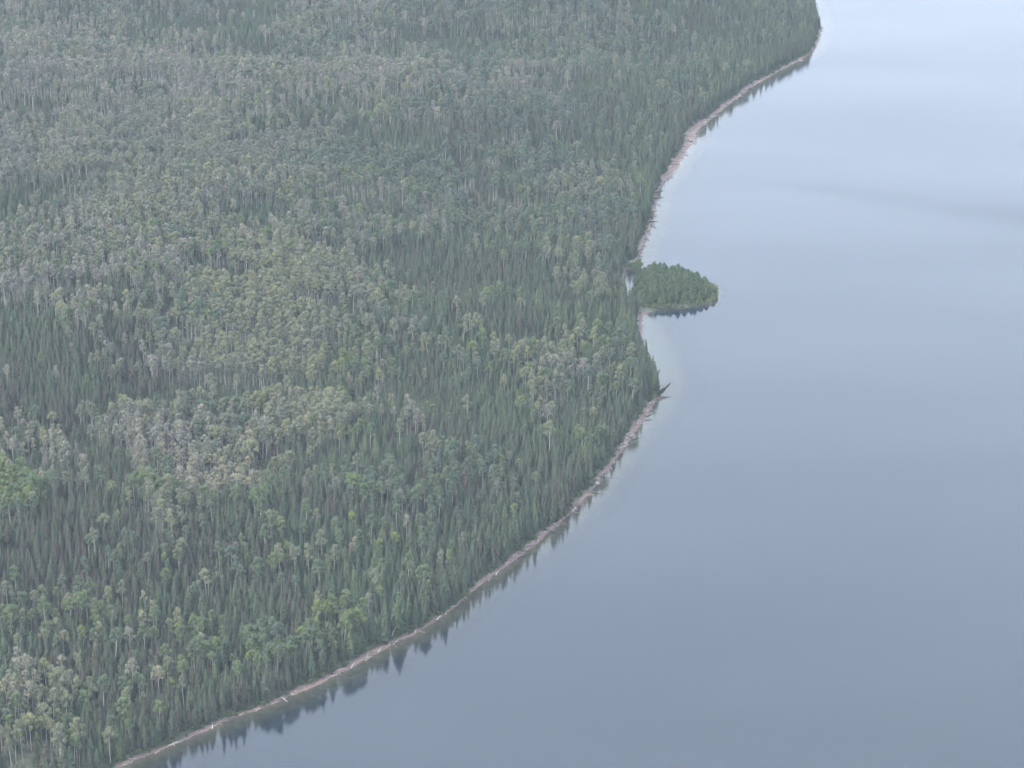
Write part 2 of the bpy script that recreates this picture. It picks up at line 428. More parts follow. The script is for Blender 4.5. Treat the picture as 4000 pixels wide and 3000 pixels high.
def spruce(rg, H, RM, base=.14, whorls=26, dens=1.0, droop=.42, lumpy=.25, rnd=.85):
    t, c = MB(), MB()
    lean = rg.uniform(-.25, .25), rg.uniform(-.25, .25)
    ax = lambda f: np.array([lean[0] * f * f, lean[1] * f * f, H * f])
    t.tube([ax(-.02), ax(.3), ax(.65), ax(.97)], [.17, .13, .075, .02], 5)
    for i in range(whorls):
        f = base + (1 - base) * ((i + rg.random()) / whorls) ** .92
        prof = min(1.0, (1 - f) * 2.0) ** rnd * min(1.0, .55 + (f - base) * 3.2)
        r = RM * (prof * .92 + .07)
        n = max(4, int((5 + 3 * prof) * dens))
        a0 = rg.uniform(0, 6.28)
        for k in range(n):
            if rg.random() < .10: continue
            a = a0 + 6.283 * k / n + rg.uniform(-.35, .35)
            rr = r * (1 + rg.uniform(-lumpy - .1, lumpy))
            u = np.array([math.cos(a), math.sin(a), 0]); w = np.array([-u[1], u[0], 0])
            dr = droop * rr * rg.uniform(.6, 1.4)
            p0 = ax(f)
            wid = (.22 + .24 * rr) * rg.uniform(.8, 1.2)
            mid = p0 + u * rr * .55 + np.array([0, 0, -dr * .35])
            tip = p0 + u * rr + np.array([0, 0, -dr])
            tl = rg.uniform(-.12, .12)
            c.quad(p0 + u * .05 + np.array([0, 0, .12]), mid + w * wid + np.array([0, 0, -.16 + tl]), tip, mid - w * wid + np.array([0, 0, -.16 - tl]))
            # hanging side spray
            h0 = p0 + u * rr * .25
            c.quad(h0, h0 + u * rr * .5 + np.array([0, 0, -dr * .5]), p0 + u * rr * .62 + np.array([0, 0, -dr * .6 - .55]), h0 + np.array([0, 0, -.62]))
    top = ax(.93)
    for k in range(3):
        a = k * 2.1; w = np.array([math.cos(a), math.sin(a), 0]) * .16
        c.quad(top - w, top + w * .2 + np.array([0, 0, -.1]), top + w, ax(1.03))
    return t, c
def leafpatch(c, rg, p, s, o=(0, 0, .6)):
    n = np.array([rg.gauss(0, .38) + o[0], rg.gauss(0, .38) + o[1], rg.gauss(0, .38) + .35 + o[2]]); n /= np.linalg.norm(n) + 1e-9
    u = np.cross(n, (rg.gauss(0, 1), rg.gauss(0, 1), rg.gauss(0, 1))); u /= np.linalg.norm(u) + 1e-9
    w = np.cross(n, u) * s * rg.uniform(.5, .9); u = u * s
    c.quad(p - u, p - w * .9, p + u * rg.uniform(.7, 1.1), p + w)
def broad(rg, H, CR, cb, leaves, twigs, lsize=.42, up=1.0):
    """an aspen: pale straight trunk, upswept limbs, a high crown of rounded leaf clumps"""
    t, c = MB(), MB()
    bx, by = rg.uniform(-.7, .7), rg.uniform(-.7, .7)
    ax = lambda f: np.array([bx * f * f + .15 * math.sin(5 * f + bx), by * f * f, H * f])
    t.tube([ax(-.02), ax(.2), ax(.45), ax(.7), ax(.93)], [.17, .145, .12, .075, .02], 6)
    clumps = [(ax(.93), CR * .58)]
    nl = rg.randint(7, 10)
    a = rg.uniform(0, 6.28)
    for i in range(nl):
        g = (i + rg.random() * .7) / nl
        f = cb + (1 - cb) * g * .86
        a += 2.4 + rg.uniform(-.5, .5)
        ln = CR * (.62 + .38 * math.sin(math.pi * min(1, g * .8 + .25))) * rg.uniform(.55, 1.0) * (1.12 - .55 * g)
        u = np.array([math.cos(a), math.sin(a), 0])
        p0 = ax(f); p2 = p0 + u * ln + np.array([0, 0, ln * (.75 + .35 * rg.random()) * up])
        p2[2] = min(p2[2], H * .97)
        p1 = p0 * .5 + p2 * .5 + np.array([0, 0, -ln * .08])
        t.tube([p0, p1, p2], [.055, .035, .012], 3, cap=False)
        clumps.append((p2, CR * rg.uniform(.42, .60)))
        for q in range(int(twigs / nl)):
            s_ = rg.uniform(.3, 1.0)
            b = p0 * (1 - s_) + p2 * s_
            d = np.array([rg.gauss(0, .6), rg.gauss(0, .6), rg.uniform(.5, 1.4)]); d /= np.linalg.norm(d)
            e = b + d * rg.uniform(.5, 1.4)
            w = np.cross(d, (rg.gauss(0, 1), rg.gauss(0, 1), .2)); w = w / (np.linalg.norm(w) + 1e-9) * rg.uniform(.035, .065)
            c.quad(b - w, b + w, e + w * .4, e - w * .4)
    tot = sum(r * r for _, r in clumps)
    for ctr, r in clumps:
        for q in range(int(leaves * r * r / tot)):
            d = np.array([rg.gauss(0, 1), rg.gauss(0, 1), rg.gauss(.35, 1)]); d /= np.linalg.norm(d) + 1e-9
            p = ctr + d * np.array([1, 1, .85]) * r * (.55 + .5 * rg.random())
            leafpatch(c, rg, p, lsize * rg.uniform(.7, 1.3), d)
    return t, c
def shrub(rg, H, Rr, n=170):
    t, c = MB(), MB()
    for k in range(6):
        a = rg.uniform(0, 6.28); r = Rr * rg.uniform(.3, .8)
        top = np.array([math.cos(a) * r, math.sin(a) * r, H * rg.uniform(.6, .95)])
        t.tube([(0, 0, -.1), top * .5 + np.array([0, 0, .1]), top], [.05, .035, .01], 3, cap=False)
        for q in range(n // 6):
            d = np.array([rg.gauss(0, 1), rg.gauss(0, 1), rg.gauss(0, 1)]); d /= np.linalg.norm(d)
            p = top * rg.uniform(.55, 1.0) + d * Rr * .5 * rg.random() ** .5
            p[2] = max(p[2], .15)
            leafpatch(c, rg, p, rg.uniform(.22, .42), d)
    return t, c

KIND = {}     # kind -> list of (trunk mesh, crown mesh, whole mesh, nominal height)
def protos(kind, n, fn, mt, mc):
    out = []
    for i in range(n):
        rg = random.Random(hash((len(kind) * 131 + i * 17 + ord(kind[0]) * 7)) & 0xffff)
        t, c, H = fn(rg, i)
        out.append((t.mesh(kind + '_trunk', [mt]), c.mesh(kind + '_crown', [mc]), join(t, c).mesh(kind, [mt, mc]), H))
    KIND[kind] = out
def f_spruce(rg, i):
    H = rg.uniform(15, 19.5); return (*spruce(rg, H, rg.uniform(1.75, 2.6), rg.uniform(.06, .2), 25), H)
def f_young(rg, i):
    H = rg.uniform(6.8, 8.6); return (*spruce(rg, H, rg.uniform(1.9, 2.6), .03, 17, 1.2, .30, .35, .48), H)
def f_aspen(rg, i):
    H = rg.uniform(17.5, 20.5); return (*broad(rg, H, rg.uniform(2.3, 3.2), rg.uniform(.48, .62), 850, 12, .36), H)
def f_sparse(rg, i):
    H = rg.uniform(17.5, 20.5); return (*broad(rg, H, rg.uniform(2.3, 3.2), rg.uniform(.48, .62), 720, 50, .35), H)
def f_bare(rg, i):
    H = rg.uniform(17, 20.5); return (*broad(rg, H, rg.uniform(2.1, 3.0), rg.uniform(.45, .60), 480, 150, .31, 1.1), H)
def f_dead(rg, i):
    H = rg.uniform(16, 19); return (*spruce(rg, H, rg.uniform(1.2, 1.7), .25, 20, .8, .5, .4), H)
def f_shrub(rg, i):
    H = rg.uniform(2.0, 3.2); return (*shrub(rg, H, rg.uniform(1.1, 1.7)), H)
protos('spruce_tree', 10, f_spruce, M_DARKBARK, M_SPRUCE)
protos('aspen_tree', 9, f_aspen, M_PALEBARK, M_ASPEN)
protos('olive_aspen_tree', 8, f_sparse, M_PALEBARK, M_SPARSE)
protos('tan_aspen_tree', 9, f_bare, M_PALEBARK, M_TWIG)
protos('young_spruce_tree', 5, f_young, M_DARKBARK, M_YOUNG)
protos('dead_spruce_tree', 2, f_dead, M_DARKBARK, M_DEAD)
protos('willow_shrub', 6, f_shrub, M_DARKBARK, M_SHRUB)
TREES = ['spruce_tree', 'aspen_tree', 'olive_aspen_tree', 'tan_aspen_tree']

# ------------------------------------------------------------------ where the trees stand
rs = np.random.default_rng(7)
def scatter(x0, x1, y0, y1, step):
    a, b = np.meshgrid(np.arange(x0, x1, step), np.arange(y0, y1, step))
    a = a + ((np.arange(a.shape[0]) % 2) * step * .5)[:, None]
    a = a + rs.uniform(-.42, .42, a.shape) * step; b = b + rs.uniform(-.42, .42, b.shape) * step
    return a.ravel(), b.ravel()
tx, ty = scatter(-680, 400, 1180, 3350, 3.75)
u, v, dep = to_px(tx, ty, 12.0)
keep = (u > -420) & (u < 4300) & (v > -330) & (v < 3330)
tx, ty = tx[keep], ty[keep]
sd, isd, msd = land(tx, ty)
bw = beach_width(tx, ty)
keep = (msd > 0) & (sd > bw + .8) & (isd < -3)
tx, ty, sd = tx[keep], ty[keep], sd[keep]
tz = height(tx, ty, sd)
u, v, dep = to_px(tx, ty, tz + 13)
keep = (u > -330) & (v > -260) & (v < 3260)
tx, ty, tz, sd, u, v, dep = (q[keep] for q in (tx, ty, tz, sd, u, v, dep))
n = len(tx)
# stands: how the forest is mixed, read off the photograph in its 2212-pixel-wide view
fu, fv = u / 1.8083, v / 1.8083
W = np.zeros((n, 4))                        # spruce, aspen, sparse aspen, bare aspen
inl = smooth(30, 210, sd)                   # away from the shore
up = smooth(1250, 350, fv)                  # towards the far hills
W[:, 0] = 1.25 - 0.75 * inl * up
W[:, 1] = 0.36 + 0.20 * up + .15 * smooth(900, 1500, fu) * smooth(450, 150, fv)
W[:, 2] = 0.20 + 0.35 * inl * up
W[:, 3] = 0.12 + 0.80 * inl * up * smooth(1150, 500, fu)
STANDS = [  # cx, cy, rx, ry, kind, weight
    (150, 25, 80, 40, 0, 2.5), (370, 60, 110, 45, 0, 2.6), (560, 40, 90, 50, 0, 2.0), (690, 225, 70, 35, 0, 2.5), (620, 255, 90, 30, 0, 2.5), (800, 295, 150, 26, 0, 3.0), (930, 330, 60, 30, 0, 2.5),
    (1010, 110, 150, 70, 0, 1.2), (1500, 160, 200, 150, 0, .9), (1330, 280, 120, 80, 0, .8),
    (880, 355, 150, 40, 1, 3.2), (740, 320, 90, 35, 1, 2.0), (990, 400, 90, 30, 1, 2.5), (650, 290, 60, 30, 2, 2.0),
    (1270, 390, 90, 45, 2, 1.6), (1180, 340, 70, 40, 1, 1.2), (1100, 420, 100, 40, 1, 1.0), (1300, 430, 60, 40, 1, 1.2), (1250, 585, 80, 50, 2, 1.0),
    (1150, 170, 110, 40, 3, 1.6), (1180, 190, 60, 30, 2, 1.0), (850, 145, 110, 40, 3, 1.3), (620, 110, 50, 30, 1, 1.6),
    (130, 200, 180, 110, 3, 1.2), (400, 150, 110, 60, 3, 1.2), (200, 300, 220, 90, 2, 1.1), (300, 350, 60, 40, 1, 1.2), (480, 320, 170, 70, 2, 1.4), (330, 440, 150, 60, 2, 1.2),
    (60, 430, 90, 50, 0, 1.6), (130, 640, 120, 60, 3, 1.0), (300, 640, 110, 70, 0, 2.2), (70, 750, 130, 60, 0, 2.4), (250, 770, 120, 60, 0, 1.6), (60, 850, 110, 60, 0, 2.0),
    (590, 640, 150, 90, 2, 3.4), (530, 750, 150, 80, 2, 3.0), (450, 700, 60, 40, 1, 1.8), (560, 610, 90, 40, 2, 1.4), (660, 680, 60, 50, 2, 1.6),
    (380, 790, 70, 30, 3, 1.6), (470, 850, 130, 50, 2, 2.6), (500, 880, 80, 40, 1, 1.6), (260, 850, 110, 60, 2, 1.6), (300, 930, 130, 60, 3, 1.8), (210, 930, 110, 50, 2, 1.6),
    (650, 895, 100, 38, 3, 2.0), (600, 890, 120, 45, 2, 2.2), (470, 1000, 90, 45, 3, 2.0), (540, 1010, 50, 35, 3, 1.2), (600, 980, 150, 40, 2, 2.0), (880, 925, 60, 38, 3, 1.3), (890, 950, 70, 30, 2, 1.6),
    (1080, 715, 90, 35, 3, 1.0), (1130, 740, 80, 45, 2, 1.4), (1215, 800, 70, 26, 3, 1.5), (1170, 850, 50, 40, 2, 1.2), (1010, 620, 200, 90, 0, .8), (950, 760, 170, 130, 0, 1.2),
    (40, 1060, 60, 45, 1, 3.4), (60, 985, 90, 40, 3, 2.0), (30, 1170, 30, 20, 1, 3.0), (330, 1090, 60, 35, 2, 2.0), (330, 1080, 50, 30, 1, 1.2), (150, 1110, 110, 50, 0, 1.6),
    (840, 1060, 120, 60, 1, .9), (1000, 1020, 90, 50, 1, .7), (1330, 700, 70, 50, 1, .7), (720, 1345, 45, 40, 1, 3.5), (640, 1370, 70, 40, 1, 2.2), (570, 1410, 50, 40, 1, 2.0), (430, 1390, 30, 30, 1, 2.0),
    (150, 1240, 60, 50, 1, .8), (60, 1470, 70, 50, 3, 2.6), (110, 1500, 60, 40, 2, 2.0), (100, 1610, 140, 50, 2, 1.6), (250, 1610, 100, 40, 1, 1.2), (30, 1640, 40, 30, 1, 2.0), (330, 1450, 60, 40, 1, .7),
]
T = rs.normal(.5, .2, n)                    # each tree's own tone
for cx, cy, rx, ry, k, w in STANDS:
    g = np.exp(-(((fu - cx) / rx) ** 2 + ((fv - cy) / ry) ** 2) ** 1.5)
    W[:, k] += w * g * (1.35 if k == 2 else 1.15 if k == 0 else 1.0)
W[:, 0] *= np.exp(.5 * vnoise(tx, ty, 26, 31)); W[:, 1] *= np.exp(.7 * vnoise(tx, ty, 20, 32))
W[:, 2] *= np.exp(.8 * vnoise(tx, ty, 28, 33)); W[:, 3] *= np.exp(.9 * vnoise(tx, ty, 32, 34))
W[:, 0] += 2.4 * smooth(20, 9, sd)          # spruces line the shore
W = np.maximum(W, 0.01) ** 1.9
CW = np.cumsum(W / W.sum(1, keepdims=True), 1)
kind = (rs.random(n)[:, None] > CW).sum(1)
T += .25 * vnoise(tx, ty, 40, 41)
T = np.where(kind == 0, T - .25 * smooth(950, 300, fu) * smooth(400, 900, fv), T)     # browner spruces inland to the west
T = np.where(kind == 1, T + .45 * np.exp(-((fu - 725) / 40) ** 2 - ((fv - 1345) / 40) ** 2), T)
T = np.where((kind == 1) | (kind == 2), T - .28 * smooth(620, 250, fv), T)
T = np.where((kind == 1) & (np.hypot((fu - 40) / 60, (fv - 1060) / 45) < 1), .9, T)
T = np.where(kind == 3, T + .25 * np.exp(-((fu - 560) / 160) ** 2 - ((fv - 950) / 90) ** 2) - .15 * up, T)
T = np.clip(T, 0, np.where(kind == 1, .55 + .45 * rs.random(n), 1))
S = .93 * np.clip(rs.normal(1.0, .17, n), .58, 1.42) * (1 - .10 * smooth(700, 250, fv))
S = np.where(kind > 0, S * 1.07, S * .95)
S = np.where(kind == 0, S * np.where(rs.random(n) < .22, .72, 1.0), S)
S = np.where(sd < 16, S * 1.12, S)
SW = S * np.clip(rs.normal(1.0, .13, n), .7, 1.4) * np.where(kind > 0, .88, .96)
ROT = rs.uniform(0, 6.283, n)
TILT = rs.normal(0, .03, (n, 2)) * np.where(rs.random(n) < .06, 2.6, 1.0)[:, None]
gap = vnoise(tx * .5 + .2 * ty, ty, 30, 71) + .5 * vnoise(tx, ty, 11, 72)      # openings in the broadleaved stands, grown up with young spruce
fill = (kind > 0) & (gap < -.22) & (rs.random(n) < .85)
S = np.where(fill, S * rs.uniform(.3, .62, n), S); SW = np.where(fill, S * rs.uniform(1.0, 1.35, n), SW)
T = np.where(fill, T * .8, T)
kind = np.where(fill, 0, kind)
thin = rs.random(n) < np.where(fill, 1, np.where(kind == 0, .92, np.where(gap < -.22, .12, .72)))
tx, ty, tz, sd, u, v, dep, kind, T, S, SW, ROT, TILT = (q[thin] for q in (tx, ty, tz, sd, u, v, dep, kind, T, S, SW, ROT, TILT))
n = len(tx)
VAR = np.array([rs.integers(0, len(KIND[TREES[k]])) for k in kind])

# ------------------------------------------------------------------ things with parts
def thing(name, label, cat, loc, rot=(0, 0, 0), scl=(1, 1, 1), group=None):
    o = bpy.data.objects.new(name, None); COL.objects.link(o)
    o.location, o.rotation_euler, o.scale = loc, rot, scl
    o.empty_display_size = .5
    o['label'], o['category'] = label, cat
    if group: o['group'] = group
    return o
PROTO = {}
def tree(kindname, var, loc, rot, scl, tint, label, cat, group, crown_name='crown'):
    root = thing(kindname, label, cat, loc, rot, scl, group)
    key = (kindname, var)
    if key not in PROTO:
        t, c, _, _ = KIND[kindname][var]
        PROTO[key] = (bpy.data.objects.new('trunk' if 'shrub' not in kindname else 'stems', t), bpy.data.objects.new('crown', c))
    for p in PROTO[key]:
        o = p.copy(); COL.objects.link(o); o.parent = root
        if p.name.startswith('crown'): o['tint'] = float(tint)
    return root

def mass(name, label, kindname, idx, P, ROTv, SCL, TI, VR):
    """the rest of a kind, past what can be picked out one by one: one body of forest"""
    me = bpy.data.meshes.new(name)
    me.vertices.add(len(idx)); me.vertices.foreach_set('co', P[idx].astype(np.float32).ravel())
    for nm, ty_, arr in (('rot', 'FLOAT_VECTOR', ROTv), ('scl', 'FLOAT_VECTOR', SCL)):
        me.attributes.new(nm, ty_, 'POINT').data.foreach_set('vector', arr[idx].astype(np.float32).ravel())
    me.attributes.new('tint', 'FLOAT', 'POINT').data.foreach_set('value', TI[idx].astype(np.float32))
    me.attributes.new('variant', 'INT', 'POINT').data.foreach_set('value', VR[idx].astype(np.int32))
    o = bpy.data.objects.new(name, me); COL.objects.link(o)
    o['kind'], o['label'] = 'stuff', label
    c = bpy.data.collections.new(kindname + '_shapes')
    for i, pr in enumerate(KIND[kindname]):
        c.objects.link(bpy.data.objects.new(f'{kindname}_shape_{i:02d}', pr[2]))
    ng = bpy.data.node_groups.new(name, 'GeometryNodeTree')
    ng.interface.new_socket('Geometry', in_out='INPUT', socket_type='NodeSocketGeometry')
    ng.interface.new_socket('Geometry', in_out='OUTPUT', socket_type='NodeSocketGeometry')
    gi, go = ng.nodes.new('NodeGroupInput'), ng.nodes.new('NodeGroupOutput')
    ci = ng.nodes.new('GeometryNodeCollectionInfo'); ci.inputs['Collection'].default_value = c
    ci.inputs['Separate Children'].default_value = True; ci.inputs['Reset Children'].default_value = True
    ip = ng.nodes.new('GeometryNodeInstanceOnPoints'); ip.inputs['Pick Instance'].default_value = True
    def named(nm, t):
        q = ng.nodes.new('GeometryNodeInputNamedAttribute'); q.data_type = t; q.inputs['Name'].default_value = nm
        return q.outputs['Attribute']
    e2r = ng.nodes.new('FunctionNodeEulerToRotation')
    ng.links.new(named('rot', 'FLOAT_VECTOR'), e2r.inputs[0])
    ng.links.new(gi.outputs[0], ip.inputs['Points']); ng.links.new(ci.outputs[0], ip.inputs['Instance'])
    ng.links.new(named('variant', 'INT'), ip.inputs['Instance Index']); ng.links.new(e2r.outputs[0], ip.inputs['Rotation'])
    ng.links.new(named('scl', 'FLOAT_VECTOR'), ip.inputs['Scale']); ng.links.new(ip.outputs[0], go.inputs[0])
    o.modifiers.new('trees', 'NODES').node_group = ng
    return o

# ------------------------------------------------------------------ single trees that the photograph shows largest
P = np.stack([tx, ty, tz - .15], 1)
ROTV = np.stack([TILT[:, 0], TILT[:, 1], ROT], 1)
SCL = np.stack([SW, SW, S], 1)
hpx = FPX * 19 * S / dep                    # apparent size
inview = (u > 30) & (u < 3900) & (v > 20) & (v < 2990)
CAT = ['spruce', 'aspen', 'aspen', 'aspen']
NUM = ['first', 'second', 'third', 'fourth', 'fifth', 'sixth', 'seventh', 'eighth', 'ninth', 'tenth', 'eleventh', 'twelfth']
LANDMARKS = [
    ('the tan stand', px_to_ground(870, 1990)), ('the lone aspen', px_to_ground(1379, 2130)), ('the far-left clump', px_to_ground(90, 2010)),  # name, ground point
    ('the white log', px_to_ground(1105, 2725)), ('the leaning trunk', px_to_ground(1530, 2500)), ('the bright poplar clump', px_to_ground(1290, 2560)),
    ('the purple dead spruce', px_to_ground(722, 2690)), ('the near beach end', px_to_ground(440, 2985)), ('the golden shore shrub', px_to_ground(683, 2885)),
]
def words(k):
    ONE = ['zero', 'one', 'two', 'three', 'four', 'five', 'six', 'seven', 'eight', 'nine', 'ten', 'eleven', 'twelve', 'thirteen', 'fourteen', 'fifteen', 'sixteen', 'seventeen', 'eighteen', 'nineteen']
    TEN = ['', '', 'twenty', 'thirty', 'forty', 'fifty', 'sixty', 'seventy', 'eighty', 'ninety']
    if k >= 100: return ('hundred' if k < 200 else 'two-hundred') + ('' if k % 100 == 0 else '-' + words(k % 100))
    return ONE[k] if k < 20 else TEN[k // 10] + ('' if k % 10 == 0 else '-' + ONE[k % 10])
LABELS = set()
def tree_label(kind_word, tone, size, x, y):
    """look first, then the place against something one can find in the picture"""
    best = min(LANDMARKS, key=lambda l: (l[1][0] - x) ** 2 + (l[1][1] - y) ** 2)
    dx, dy = x - best[1][0], y - best[1][1]
    for ea, eb in ((0, 0), (1, 0), (0, 1), (1, 1), (2, 0), (0, 2)):
        side = f'{words(int(abs(dx)) + ea)} metres ' + ('right' if dx > 0 else 'left')
        back = f'{words(int(abs(dy)) + eb)} ' + ('behind' if dy > 0 else 'before')
        lab = f'{size} {tone} {kind_word}, {side} and {back} {best[0]}'
        if lab not in LABELS: break
    LABELS.add(lab)
    return lab
def pick(k, count):
    c = np.where((kind == k) & inview)[0]
    return c[np.argsort(-hpx[c])][:count]
single = np.zeros(n, bool)
TONES = [['brownish', 'dull green', 'dark green', 'mid green', 'olive green'], ['grey green', 'soft green', 'mid green', 'fresh green', 'yellow green'],
         ['drab', 'dull olive', 'pale olive', 'olive', 'yellowish'], ['dark grey', 'grey', 'grey brown', 'tan', 'pale tan']]
WORD = ['spruce', 'leafy aspen', 'airy aspen', 'thin aspen']
GROUP = ['spruces at the near end of the shore', 'leafy aspens at the near end of the shore', 'airy olive aspens in the near forest', 'thin tan aspens in the near forest']
for k, cnt in ((0, 300), (1, 260), (2, 200), (3, 200)):
    for i in pick(k, cnt):
        tone = TONES[k][min(4, int(T[i] * 5))]
        size = 'short' if S[i] < .85 else 'tall' if S[i] > 1.06 else 'slender' if SW[i] < S[i] * .93 else 'mid-sized'
        lab = tree_label(WORD[k], tone, size, tx[i], ty[i])
        tree(TREES[k], int(VAR[i]), P[i], ROTV[i], SCL[i], T[i], lab, CAT[k], GROUP[k])
        single[i] = True
for k, nm, lab in ((0, 'spruce_forest', 'dense dark spruce forest running back from the lake shore'), (1, 'aspen_forest', 'green leafy aspens standing in patches through the forest'),
                   (2, 'olive_aspen_forest', 'pale olive airy aspens in broad patches on the slope'), (3, 'tan_aspen_forest', 'grey and tan thin aspens massed on the far slope')):
    mass(nm, lab, TREES[k], np.where((kind == k) & ~single)[0], P, ROTV, SCL, T, VAR)

# ------------------------------------------------------------------ the island's trees
ix, iy = scatter(ISLAND[:, 0].min(), ISLAND[:, 0].max(), ISLAND[:, 1].min(), ISLAND[:, 1].max(), 4.0)
i_sd, i_in, _ = land(ix, iy)
k_ = (i_in > -0.4)
ix, iy, i_sd, i_in = ix[k_], iy[k_], i_sd[k_], i_in[k_]
iz = height(ix, iy, i_sd)
icx, icy = ISLAND[:, 0].mean(), ISLAND[:, 1].mean()
for x, y, z, d in zip(ix, iy, iz, i_in):
    rim = d < 6.0
    east = x - icx > 20
    south = y - icy < -22
    side = ('eastern' if x > icx else 'western') + ' ' + ('northern' if y > icy else 'southern')
    ex, sy = int(round(abs(x - icx))), int(round(abs(y - icy)))
    where = f"{words(ex)} metres {'right' if x > icx else 'left'}, {words(sy)} {'behind' if y > icy else 'before'} the island's middle"
    if rim and (east or south or d < 1.5) and rs.random() < .9:
        ti = rs.uniform(.5, .95) if east else rs.uniform(.3, .8)
        s = rs.uniform(.8, 1.45)
        tree('willow_shrub', int(rs.integers(0, 6)), (x, y, z - .1), (0, 0, rs.uniform(0, 6.28)), (s, s, s * 1.15), ti,
             f"{'yellowish' if ti > .7 else 'green'} willow shrub at the island's edge, {where}", 'shrub', 'shrubs round the island')
    else:
        s = rs.uniform(.95, 1.3) * min(1.15, .55 + .045 * max(d, 0))
        ti = rs.uniform(.2, .55) + (.25 if (south or east) and d < 9 else 0)
        tree('young_spruce_tree', int(rs.integers(0, 5)), (x, y, z - .1), (0, 0, rs.uniform(0, 6.28)), (s * 1.2, s * 1.2, s), min(ti, 1),
             f"young bushy spruce, {where}", 'spruce', 'young spruces on the island')

ex_, ey_ = scatter(ISLAND[:, 0].min(), ISLAND[:, 0].max(), ISLAND[:, 1].min(), ISLAND[:, 1].max(), 2.3)
e_sd, e_in, _ = land(ex_, ey_)
k_ = (e_in > -.3) & (e_in < 3.2) & ((ey_ < icy - 18) | (ex_ > icx + 20))
for j, (x, y, d) in enumerate(zip(ex_[k_], ey_[k_], e_sd[k_])):
    s = rs.uniform(.6, 1.1); east = x > icx + 20
    ti = rs.uniform(.45, .9) if east else rs.uniform(.2, .65)
    tree('willow_shrub', j % 6, (x, y, float(height(np.array([x]), np.array([y]), np.array([max(d, .1)]))[0]) - .1), (0, 0, rs.uniform(0, 6.28)), (s, s, s), ti,
         f"small {'yellowish' if ti > .6 else 'green'} waterline shrub on the island, {words(j + 1)} along its rim", 'shrub', 'shrubs along the island waterline')
nx0, ny0 = scatter(NECK[:, 0].min(), NECK[:, 0].max(), NECK[:, 1].min(), NECK[:, 1].max(), 3.2)
n_sd, n_in, n_m = land(nx0, ny0)
k_ = (n_sd > .4) & (n_in < -.5) & (n_m < 2)
for x, y, d, i in zip(nx0[k_], ny0[k_], n_sd[k_], range(99)):
    s = rs.uniform(1.1, 2.0)
    tree('willow_shrub', i % 6, (x, y, float(height(np.array([x]), np.array([y]), np.array([d]))[0]) - .1), (0, 0, rs.uniform(0, 6.28)), (s, s, s * 1.1), rs.uniform(.2, .6),
         f"dark green shrub on the island's neck, {words(i + 1)} from its near end", 'shrub', 'shrubs on the neck of the island')

# ------------------------------------------------------------------ shrubs behind the beach
sx, sy = scatter(-300, 420, 1270, 3150, 2.2)
s_sd, s_is, s_m = land(sx, sy)
s_bw = beach_width(sx, sy)
k_ = (s_m > 0) & (s_sd > s_bw - 1.0) & (s_sd < s_bw + 5) & (s_is < -3) & (rs.random(len(sx)) < .7 + .5 * vnoise(sx, sy, 14, 61))
sx, sy, s_sd = sx[k_], sy[k_], s_sd[k_]
sz = height(sx, sy, s_sd)
su, sv, sdep = to_px(sx, sy, sz + 1)
k_ = (su > -100) & (sv > -60) & (sv < 3080)
sx, sy, sz, su, sv, sdep = (q[k_] for q in (sx, sy, sz, su, sv, sdep))
sn = len(sx)
s_s = rs.uniform(.55, 1.25, sn); s_t = np.clip(rs.normal(.38, .22, sn) + .25 * smooth(1250, 1700, sv) * 0, 0, 1)
s_v = rs.integers(0, 6, sn); s_r = rs.uniform(0, 6.28, sn)
SP_ = np.stack([sx, sy, sz - .08], 1); SR = np.stack([0 * sx, 0 * sx, s_r], 1); SS = np.stack([s_s, s_s, s_s], 1)
order = np.argsort(sdep); order = order[(su[order] > 20) & (sv[order] < 2985) & (su[order] < 3980)][:230]
one = np.zeros(sn, bool); one[order] = True
for i in order:
    lab = tree_label('shore shrub', 'dark' if s_t[i] < .33 else 'green' if s_t[i] < .7 else 'yellowish', 'low' if s_s[i] < .85 else 'full', sx[i], sy[i])
    tree('willow_shrub', int(s_v[i]), SP_[i], SR[i], SS[i], s_t[i], lab, 'shrub', 'shrubs behind the beach')
mass('willow_thicket', 'low green willow thicket behind the far beach', 'willow_shrub', np.where(~one)[0], SP_, SR, SS, s_t, s_v)

# ------------------------------------------------------------------ special trees and fallen timber
def ground_at(px, py):
    """land point under a photo pixel"""
    z = 0.0
    for _ in range(12):
        g = px_to_ground(px, py, z)
        s_, _, _ = land(g[:1], g[1:])
        z = float(height(g[:1], g[1:], s_)[0])
    return np.array([g[0], g[1], z])
def special(kindname, var, px, py, s, tint, label, cat, rot=(0, 0, 0), sw=None):
    g = ground_at(px, py)
    sw = sw or s
    return tree(kindname, var, g - np.array([0, 0, .15]), rot, (sw, sw, s), tint, label, cat, None)
special('aspen_tree', 1, 1379, 2125, 1.12, .98, 'lone yellow green aspen on a white trunk among dark spruces', 'aspen', sw=.8)
special('aspen_tree', 3, 2010, 2085, 1.1, .9, 'olive topped aspen with bare white trunk near the shrubby beach', 'aspen', sw=.75)
special('aspen_tree', 4, 1757, 2285, 1.15, .85, 'thin green aspen with long white trunk behind the middle beach', 'aspen', sw=.7)
special('olive_aspen_tree', 2, 1676, 2385, 1.05, .8, 'sparse yellowish aspen with white trunk close behind the beach', 'aspen', sw=.6)
special('dead_spruce_tree', 0, 722, 2695, 1.0, .5, 'dead purple grey spruce standing among green trees', 'dead spruce')
for k, (a, b, s_) in enumerate([(1022, 2695, 1.1), (1046, 2700, 1.15), (1010, 2680, 1.0), (1080, 2665, 1.05), (1152, 2655, 1.05)]):
    special('aspen_tree', k, a, b, s_, .55, f"tall white-trunked aspen in the clump above the white log, {['second', 'third', 'first', 'fourth', 'fifth'][k]} from left", 'aspen', sw=.8)

